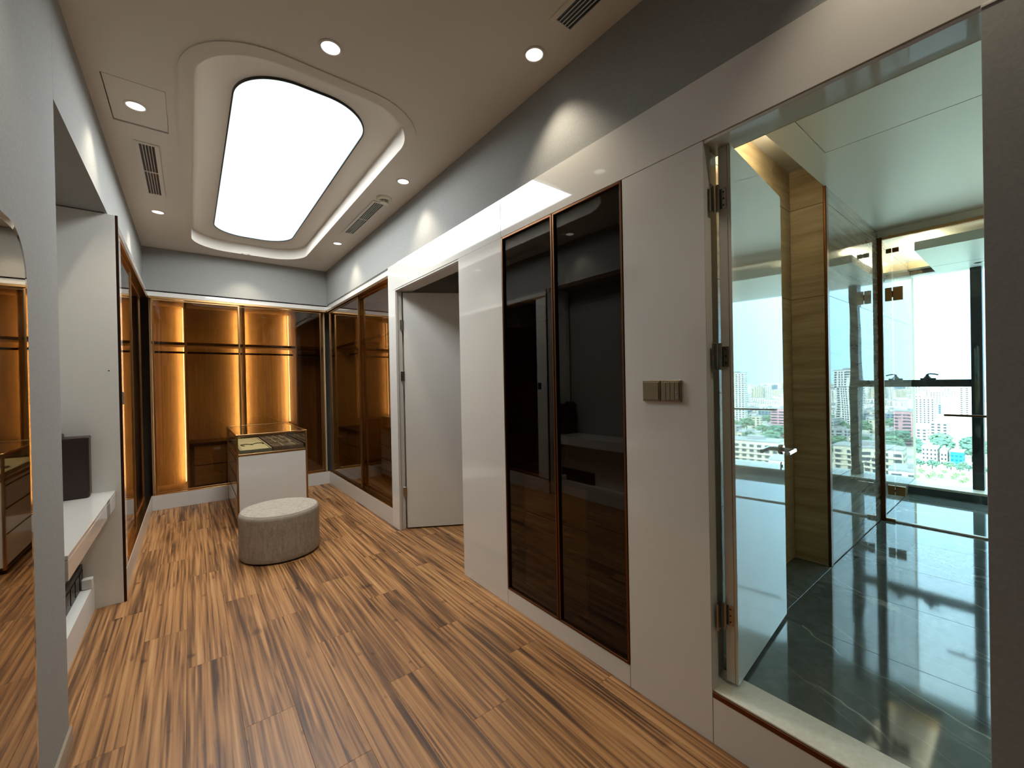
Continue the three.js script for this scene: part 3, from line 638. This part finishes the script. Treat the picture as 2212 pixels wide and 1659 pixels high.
{
  const f = structure('floor');
  part(f, 'screed', cbox(1.652, 6.0, -0.3, BF - 0.006, -1.04, 2.1, 0), M.darkGrout);
  const xs = [1.654, 2.235, 2.80, 3.345, 3.915, 4.37, 4.95, 5.525], zs = [-0.968, ZT + 0.003, 0.35, 1.48, 1.95];
  for (let i = 0; i + 1 < xs.length; i++) for (let j = 0; j + 1 < zs.length; j++) {
    if (j === 0 && i > 2) continue;
    const g = cbox(xs[i] + 0.0008, Math.min(xs[i + 1], j === 0 ? 3.05 : 9) - 0.0008, BF - 0.006, BF, zs[j] + 0.0008, zs[j + 1] - 0.0008, 0.0006);
    const u = g.attributes.uv, o = rnd() * 2, q = rnd() * 2;
    for (let k = 0; k < u.count; k++) u.setXY(k, u.getX(k) + o, u.getY(k) + q);
    part(f, 'tile', g, M.marble);
  }
  const w = structure('wall_bathroom');
  part(w, 'backing', [cbox(1.652, 3.06, 0, 3.2, -1.04, -0.976, 0), cbox(3.056, 6.0, 0, 3.2, -1.04, ZT - 0.008, 0), cbox(1.652, 6.0, 0, 3.2, 1.95, 2.1, 0), cbox(1.653, 1.70, 0, 3.2, 0.02, 1.95, 0), cbox(1.652, 1.70, DT + 0.02, 3.2, -1.04, 0.02, 0)], M.grout);
  const rows = [BF, 0.72, 1.285, 1.85, 2.415, 2.67];
  const jit = (g) => { const u = g.attributes.uv, o = rnd(), q = rnd(); for (let k = 0; k < u.count; k++) u.setXY(k, u.getX(k) + o, u.getY(k) + q); return g; };
  for (let j = 0; j < 5; j++) {
    const a = rows[j] + 0.0012, b = rows[j + 1] - 0.0012;
    for (const [x0, x1] of [[1.655, 2.77], [2.77, 3.050]]) part(w, 'tile', jit(cbox(x0 + 0.001, x1 - 0.001, a, b, -0.976, -0.968, 0.0008)), M.stone);
    part(w, 'tile', jit(cbox(3.050, 3.058, a, b, -0.9665, ZT - 0.010, 0.0008)), M.stone);
    for (const [x0, x1] of [[3.092, 4.36], [4.36, 5.80]]) part(w, 'polished_tile', jit(wavySlab(x0 + 0.0008, x1 - 0.0008, a, Math.min(b, 2.53), ZT - 0.008, ZT)), M.stonePolished);
    for (const [z0, z1] of [[0.05, 1.0], [1.0, 1.95]]) part(w, 'tile', jit(cbox(1.70, 1.708, a, b, z0 + 0.001, z1 - 0.001, 0.0008)), M.stone);
    for (const [x0, x1] of [[1.71, 2.9], [2.9, 4.1], [4.1, 5.8]]) part(w, 'tile', jit(cbox(x0 + 0.001, x1 - 0.001, a, b, 1.942, 1.95, 0.0008)), M.stone);
  }
  const t = structure('trim_4');
  part(t, 'metal_corner', cbox(3.046, 3.092, BF, 2.515, ZT - 0.012, ZT + 0.004, 0.004), M.bronze);
  const c = structure('ceiling');
  const A = [1.92, 2.605, -0.665, 0.20];                           // removable board
  part(c, 'bath_ceiling', [cbox(1.652, A[0], BC, 2.60, -0.785, 1.95, 0), cbox(A[1], 4.40, BC, 2.60, -0.785, 1.95, 0), cbox(A[0], A[1], BC, 2.60, -0.785, A[2], 0), cbox(A[0], A[1], BC, 2.60, A[3], 1.95, 0)], M.whiteMatt);
  part(c, 'ceiling_board', cbox(A[0] + 0.003, A[1] - 0.003, BC + 0.0005, BC + 0.012, A[2] + 0.003, A[3] - 0.003, 0.001), M.whiteMatt);
  part(c, 'board_void', cbox(A[0], A[1], 2.59, 2.60, A[2], A[3], 0), M.black);
  part(c, 'alcove_ceiling', cbox(1.652, 3.06, 2.665, 2.75, -1.04, -0.70, 0), M.whiteMatt);
  part(c, 'bulkhead', [cbox(4.37, 4.42, 2.455, BC + 0.05, ZT, 1.95, 0)], M.whiteMatt);
  part(c, 'shower_ceiling', [cbox(4.42, 6.0, 2.465, 2.60, ZT, 1.95, 0)], M.whiteMatt);
  part(c, 'ceiling_fill', cbox(1.66, 6.0, 2.76, 3.2, -1.04, 2.1, 0), M.whiteMatt);
}
// warm cove strip lying on the ceiling edge, shining into the alcove behind the bathroom door
{
  const l = thing('led_strip', 'warm LED strip hidden on the ceiling edge of the alcove behind the bathroom door', 'LED strip', [2.10, 2.601, -0.775]);
  part(l, 'profile', cbox(-0.43, 0.42, 0, 0.006, -0.008, 0.008, 0.001), M.steel);
  part(l, 'glow', cbox(-0.42, 0.41, 0.006, 0.012, -0.006, 0.006, 0.0005), M.yellowLed);
  areaLight(new THREE.Color(1.0, 0.86, 0.55), 90, 0.83, 0.012, [2.10, 2.616, -0.784], [2.10, 2.45, -1.2]);
}
// ------------------------------------------------------------------ shower: glass screen, hanging ceiling panel, window
{
  const X = 4.365;
  const s = thing('shower_screen', 'frameless glass shower screen with gold hinges and a dark pull bar', 'glass screen', [X, BF, 0]);
  const B = (x0, x1, y0, y1, z0, z1, c = 0.001) => cbox(x0 - X, x1 - X, y0 - BF, y1 - BF, z0, z1, c);
  const top = 2.452;
  part(s, 'fixed_pane', B(X - 0.004, X + 0.004, BF + 0.022, top - 0.022, ZT + 0.030, -0.696, 0), M.clearGlass);
  part(s, 'door_pane', B(X - 0.004, X + 0.004, BF + 0.012, top - 0.03, -0.690, 0.10, 0), M.clearGlass);
  part(s, 'fixed_pane', B(X - 0.004, X + 0.004, BF + 0.022, top - 0.022, 0.106, 1.94, 0), M.clearGlass);
  part(s, 'wall_channel', B(X - 0.014, X + 0.014, BF, top, ZT, ZT + 0.030, 0.001), M.bronze);
  part(s, 'top_rail', B(X - 0.014, X + 0.014, top - 0.022, top, ZT + 0.030, 1.94, 0.001), M.gold);
  part(s, 'bottom_channel', B(X - 0.012, X + 0.012, BF, BF + 0.022, ZT + 0.030, -0.694, 0.001), M.gold);
  part(s, 'threshold_bar', B(X - 0.014, X + 0.014, BF, BF + 0.012, -0.694, 1.94, 0.002), M.whiteMatt, 'pale stone threshold bar');
  const clamp = (y0, y1, z0, z1) => { const g = new THREE.Group(); g.name = 'hinge_clamp'; s.add(g); const zm = -0.693;
    part(g, 'fixed_plate', B(X - 0.012, X + 0.012, y0, y1, z0, zm - 0.003, 0.002), M.gold);
    part(g, 'door_plate', B(X - 0.012, X + 0.012, y0, y1, zm + 0.003, z1, 0.002), M.gold);
    part(g, 'pivot', B(X - 0.010, X + 0.010, y0 + 0.028, y1 - 0.028, zm - 0.012, zm + 0.022, 0.002), M.bronze); };
  clamp(1.94, 2.045, -0.737, -0.632); clamp(0.408, 0.482, -0.737, -0.633);
  part(s, 'top_clip', [B(X - 0.010, X + 0.010, 2.318, 2.352, -0.728, -0.694, 0.002), B(X - 0.010, X + 0.010, 2.318, 2.352, -0.691, -0.652, 0.002)], M.bronze);
  const bar = new THREE.Group(); bar.name = 'pull_bar'; s.add(bar);
  part(bar, 'bar', rod([-0.045, 1.057 - BF, -0.418], [-0.045, 1.057 - BF, 0.05], 0.008, 12), M.bronze);
  for (const z of [-0.34, -0.02]) part(bar, 'standoff', rod([-0.045, 1.057 - BF, z], [-0.004, 1.057 - BF, z], 0.006, 10), M.bronze);

  const p = thing('ceiling_raft', 'pale suspended ceiling panel with cove light hanging over the shower', 'ceiling panel', [5.12, 2.33, 0.6]);
  part(p, 'board', cbox(-0.61, 0.63, 0, 0.07, -1.185, 1.34, 0.001), M.whiteMatt);
  part(p, 'spot_hole', cyl(0.035, 0.035, -0.001, 0, 24, 0.36, -0.90), M.steel);
  part(p, 'seam', cbox(0.20, 0.203, -0.0008, 0.0002, -1.185, 1.34, 0), M.steel);
  part(p, 'led_strip', cbox(-0.55, -0.53, 0.072, 0.080, -0.95, 1.3, 0.001), M.yellowLed, 'warm cove strip');
  part(p, 'led_strip', cbox(-0.5, 0.55, 0.072, 0.080, -1.13, -1.11, 0.001), M.yellowLed, 'warm cove strip');
  areaLight(new THREE.Color(1.0, 0.92, 0.68), 110, 0.03, 2.2, [4.57, 2.416, 0.78], [4.0, 3.4, 0.78]);
  areaLight(new THREE.Color(1.0, 0.92, 0.68), 110, 1.05, 0.03, [5.14, 2.416, -0.52], [5.14, 3.4, -1.1]);
}
{
  const XW = 5.80;
  const w = structure('window_1');
  const tr = (y0, y1, z0, z1, x0 = XW - 0.05, x1 = XW + 0.05) => cbox(x0, x1, y0, y1, z0, z1, 0.003);
  part(w, 'sill', cbox(5.52, 5.92, 0.262, 0.283, ZT, 1.95, 0.002), M.sill);
  part(w, 'sill_front', cbox(5.53, 6.0, -0.3, 0.262, ZT, 1.95, 0.001), std({ color: 0x3a4244, roughness: 0.3 }));
  const zs = [ZT, -0.368, 1.40, 1.95];
  part(w, 'mullion', tr(0.283, 2.37, -0.372, -0.300, 5.68, 5.84), M.blackFrame);
  part(w, 'mullion', tr(0.283, 2.37, 1.36, 1.432, 5.68, 5.84), M.blackFrame);
  part(w, 'transom', tr(1.231, 1.301, ZT, -0.372), M.blackFrame);
  part(w, 'head_frame', tr(2.36, 2.40, ZT, 1.95), M.blackFrame);
  part(w, 'lintel', cbox(5.62, 6.0, 2.40, 2.50, ZT, 1.95, 0.001), M.stone);
  part(w, 'outer_lintel', cbox(5.78, 6.0, 2.36, 3.2, ZT - 0.3, 2.1, 0), M.whiteMatt);
  part(w, 'window_pane', cbox(XW + 0.010, XW + 0.016, 1.301, 2.36, ZT, -0.372, 0), M.windowGlass);
  part(w, 'window_pane', cbox(XW + 0.010, XW + 0.016, 0.283, 1.231, ZT, -0.372, 0), M.windowGlass);
  part(w, 'window_pane', cbox(XW + 0.010, XW + 0.016, 0.283, 2.36, -0.300, 1.36, 0), M.windowGlass);
  part(w, 'window_pane', cbox(XW + 0.010, XW + 0.016, 0.283, 2.36, 1.432, 1.95, 0), M.windowGlass);
  const h = new THREE.Group(); h.name = 'window_handle'; w.add(h);
  part(h, 'handle_base', cbox(XW - 0.075, XW - 0.05, 1.285, 1.318, -0.715, -0.605, 0.004), M.blackFrame);
  part(h, 'handle_neck', new THREE.LatheGeometry([[0.030, 0], [0.022, 0.014], [0.012, 0.026], [0.010, 0.04]].map((q) => new THREE.Vector2(...q)), 20).translate(XW - 0.065, 1.316, -0.665), M.blackFrame);
  part(h, 'handle_lever', new THREE.TubeGeometry(new THREE.CatmullRomCurve3([V(XW - 0.065, 1.345, -0.672), V(XW - 0.066, 1.358, -0.655), V(XW - 0.068, 1.357, -0.62), V(XW - 0.068, 1.348, -0.588)]), 20, 0.0065, 8), M.blackFrame);
}

// ------------------------------------------------------------------ the city below the window
const GY = -70;
const C = {
  ground: std({ color: 0xb9b6a8, roughness: 0.95 }), lawn: std({ color: 0x8ea676, roughness: 0.95 }), leaf: std({ color: 0x5f7c6c, roughness: 0.9 }), leaf2: std({ color: 0x6e8b72, roughness: 0.9 }),
  white: std({ color: 0xdcdad4, roughness: 0.8 }), cream: std({ color: 0xcfc6b2, roughness: 0.8 }), grey: std({ color: 0xa3a8aa, roughness: 0.8 }), blueGrey: std({ color: 0x74889a, roughness: 0.5 }), teal: std({ color: 0x2fa8c4, roughness: 0.7 }), pink: std({ color: 0xc4949a, roughness: 0.8 }), rust: std({ color: 0xb0503c, roughness: 0.85 }), roof: std({ color: 0x9a9c9c, roughness: 0.9 }),
  win: std({ color: 0x3c4a54, roughness: 0.2 }), winBlue: std({ color: 0x1f6f8c, roughness: 0.25 }),
};
{
  const g = structure('ground');
  part(g, 'city_ground', cbox(60, 5200, GY - 2, GY, -1500, 3000, 0), C.ground);
  part(g, 'park_lawn', cbox(300, 430, GY, GY + 0.5, -90, 60, 0.1), C.lawn);
}
const taken = [];
const free = (x0, x1, z0, z1) => { if (taken.some((t) => x0 < t[1] && x1 > t[0] && z0 < t[3] && z1 > t[2])) return false; taken.push([x0, x1, z0, z1]); return true; };
function building(name, label, x, z, w, d, h, body, o = {}) {      // w across (z), d deep (x), front faces -x
  if (!free(x - 2, x + d + 1, z - w / 2 - 0.5, z + w / 2 + 0.5) && o.group) return null;
  const b = thing(name, label, 'building', [x, GY, z], o.group);
  part(b, 'walls', cbox(0, d, 0, h, -w / 2, w / 2, 0.05), body);
  part(b, 'roof', [cbox(-0.3, d + 0.3, h, h + 0.9, -w / 2 - 0.3, w / 2 + 0.3, 0.1), cbox(d * 0.35, d * 0.65, h + 0.9, h + 3.2, -w * 0.2, w * 0.12, 0.1)], o.roof || C.roof);
  const wins = [], fl = o.floorH || 3.2, n = o.cols || Math.max(2, Math.round(w / 4)), cw = w / n, f = Math.floor(h / fl);
  for (let j = 0; j < f; j++) for (let i = 0; i < n; i++) {
    if (o.skip && rnd() < o.skip) continue;
    const zc = -w / 2 + (i + 0.5) * cw, ww = cw * (o.winW || 0.5) / 2, y = j * fl + 0.9;
    wins.push(new THREE.BoxGeometry(0.3, o.winH || 1.6, ww * 2).translate(-0.05, y + (o.winH || 1.6) / 2, zc));
  }
  for (let j = 0; j < f; j++) for (let i = 0; i < Math.max(2, Math.round(d / 5)); i++) for (const s of [-1, 1]) wins.push(new THREE.BoxGeometry(1.8, 1.5, 0.3).translate((i + 0.5) * d / Math.max(2, Math.round(d / 5)), j * fl + 1.7, s * (w / 2 + 0.05)));
  if (wins.length) { const m = part(b, 'windows', wins, o.win || C.win); m.userData.kind = 'stuff'; }
  if (o.balcony) { const bl = []; for (let j = 1; j < f; j++) bl.push(cbox(-1.3, 0, j * fl - 0.25, j * fl + 0.55, -w / 2, w / 2, 0.05)); const m = part(b, 'balconies', bl, body); m.userData.kind = 'stuff'; }
  return b;
}
building('apartment_building', 'white five-storey apartment block beyond the lawn, left of the turquoise block', 458, -52.6, 8.6, 14, 13, C.white, { cols: 4, winH: 1.5, winW: 0.45 });
building('apartment_building', 'low white block directly touching the left side of the turquoise block', 460, -44.9, 3.8, 12, 11.5, C.cream, { cols: 2, winH: 1.5, winW: 0.5 });
building('apartment_building', 'turquoise apartment block beyond the lawn', 460, -38.2, 6.6, 14, 11, C.teal, { cols: 3, winH: 1.4, winW: 0.6, win: C.winBlue, roof: C.white });
building('tower_block', 'white tower with dark window columns seen under the window transom', 829, -99.5, 20, 20, 36, C.white, { cols: 5, winH: 1.9, winW: 0.42 });
building('tower_block', 'white tower above the pull bar of the shower screen', 812, -73, 16, 18, 38, C.white, { cols: 3, winH: 1.2, winW: 0.6, win: C.grey });
building('tower_block', 'pale stepped tower close to the black window mullion', 980, -69, 18, 18, 48, C.cream, { cols: 3, winH: 1.4, winW: 0.4 });
building('tower_block', 'pink banded office block mirrored in the polished tiles', 560, 78, 22, 18, 34, C.pink, { cols: 3, winH: 1.5, winW: 0.8 });
building('tower_block', 'large pale apartment slab mirrored in the bathroom door', 380, 142, 62, 18, 38, C.cream, { cols: 12, winH: 1.6, winW: 0.6, balcony: true });
building('tower_block', 'tall white tower mirrored in the polished tiles', 700, 158, 26, 20, 78, C.white, { cols: 6, winH: 2.0, winW: 0.5 });
building('tower_block', 'wide blue grey tower block mirrored high in the bathroom door', 1250, 470, 90, 40, 84, C.blueGrey, { cols: 9, winH: 2, winW: 0.7, skip: 0.2 });
building('tower_block', 'grey tower beside the blue grey one in the door reflection', 1300, 560, 50, 40, 82, C.grey, { cols: 6, winH: 2, winW: 0.6 });
building('apartment_building', 'cream balcony block mirrored low in the polished tiles', 300, 58, 30, 16, 30, C.cream, { cols: 7, winH: 1.6, winW: 0.55, balcony: true });
building('apartment_building', 'white block with few windows mirrored low near the window edge', 260, 34, 16, 16, 26, C.white, { cols: 3, winH: 1.6, winW: 0.4, skip: 0.3 });
building('red_roof_house', 'rust red roofed house mirrored in the bathroom door', 600, 222, 24, 16, 12, C.white, { cols: 4, roof: C.rust });
{
  // the sprawl of small blocks: nothing tells these apart
  const bodies = [C.white, C.white, C.cream, C.grey, C.white, C.blueGrey];
  for (let k = 0; k < 190; k++) {
    const x = 520 + 1900 * Math.pow(rnd(), 1.5), a = rr(-0.145, 0.52);
    if (x < 560 && a < 0) continue;
    const far = x > 1100, h = far ? rr(10, 46) : rr(7, 20), w = rr(10, 24) * (far ? 1.6 : 1);
    building('city_block', 'small pale city block in the sprawl far beyond the bathroom window', x, a * x, w, rr(10, 20), h, bodies[Math.floor(rnd() * 6)], { group: 'city sprawl', cols: Math.max(2, Math.round(w / 5)), winH: 1.7 });
  }
}
// trees: leafy crowns of many small tufts on a trunk
{
  const tuft = new THREE.IcosahedronGeometry(1, 0);
  const kinds = [];
  for (let k = 0; k < 4; k++) {
    const gs = [];
    for (let i = 0; i < 70; i++) {
      const a = rr(0, 6.283), e = Math.acos(rr(-0.7, 1)), q = 0.72 + 0.28 * rnd(), r = 0.16 + 0.14 * rnd();
      const g = tuft.clone(); g.rotateX(rr(0, 3)); g.rotateY(rr(0, 3)); g.scale(r, r * 0.8, r);
      g.translate(q * Math.sin(e) * Math.cos(a), 0.75 * q * Math.cos(e), q * Math.sin(e) * Math.sin(a)); gs.push(g);
    }
    kinds.push(merge(gs));
  }
  const trunk = new THREE.CylinderGeometry(0.06, 0.09, 1.2, 8).translate(0, -0.9, 0);
  const bark = std({ color: 0x5a4a3a, roughness: 0.95 });
  const tree = (x, z, r, label, group, mat) => {
    if (!free(x - r * 1.05, x + r * 1.05, z - r * 1.05, z + r * 1.05)) return;
    const t = thing('tree', label, 'tree', [x, GY, z], group);
    const c = part(t, 'crown', kinds[Math.floor(rnd() * 4)], mat || (rnd() < 0.5 ? C.leaf : C.leaf2)); c.scale.setScalar(r); c.position.y = r * 1.35; c.rotation.y = rr(0, 6);
    const k = part(t, 'trunk', trunk, bark); k.scale.setScalar(r); k.position.y = r * 1.5;
  };
  for (let k = 0; k < 90; k++) tree(rr(434, 452), rr(-64, -16), rr(1.8, 3.2), 'dark leafy tree in the belt between lawn and apartment blocks', 'tree belt');
  for (let k = 0; k < 30; k++) tree(rr(480, 560), rr(-76, -54), rr(5, 8), 'big green tree behind the white apartment block', 'trees behind the white block');
  for (let k = 0; k < 24; k++) tree(rr(482, 570), rr(-52, -32), rr(5, 8), 'big green tree behind the turquoise block', 'trees behind the turquoise block');
  for (let k = 0; k < 110; k++) { const x = rr(420, 760), a = rr(0.10, 0.5); tree(x, a * x, rr(5, 9), 'green city tree mirrored in the bathroom door and tiles', 'mirrored city trees'); }
  for (let k = 0; k < 40; k++) { const x = rr(330, 425); tree(x, rr(-0.14, -0.03) * x, rr(1.0, 1.8), 'low light green shrub on the lawn', 'shrubs on the lawn', C.lawn); }
}

scene.traverse((o) => { if (o.isMesh) { o.castShadow = true; o.receiveShadow = true; } });
renderer.render(scene, camera);
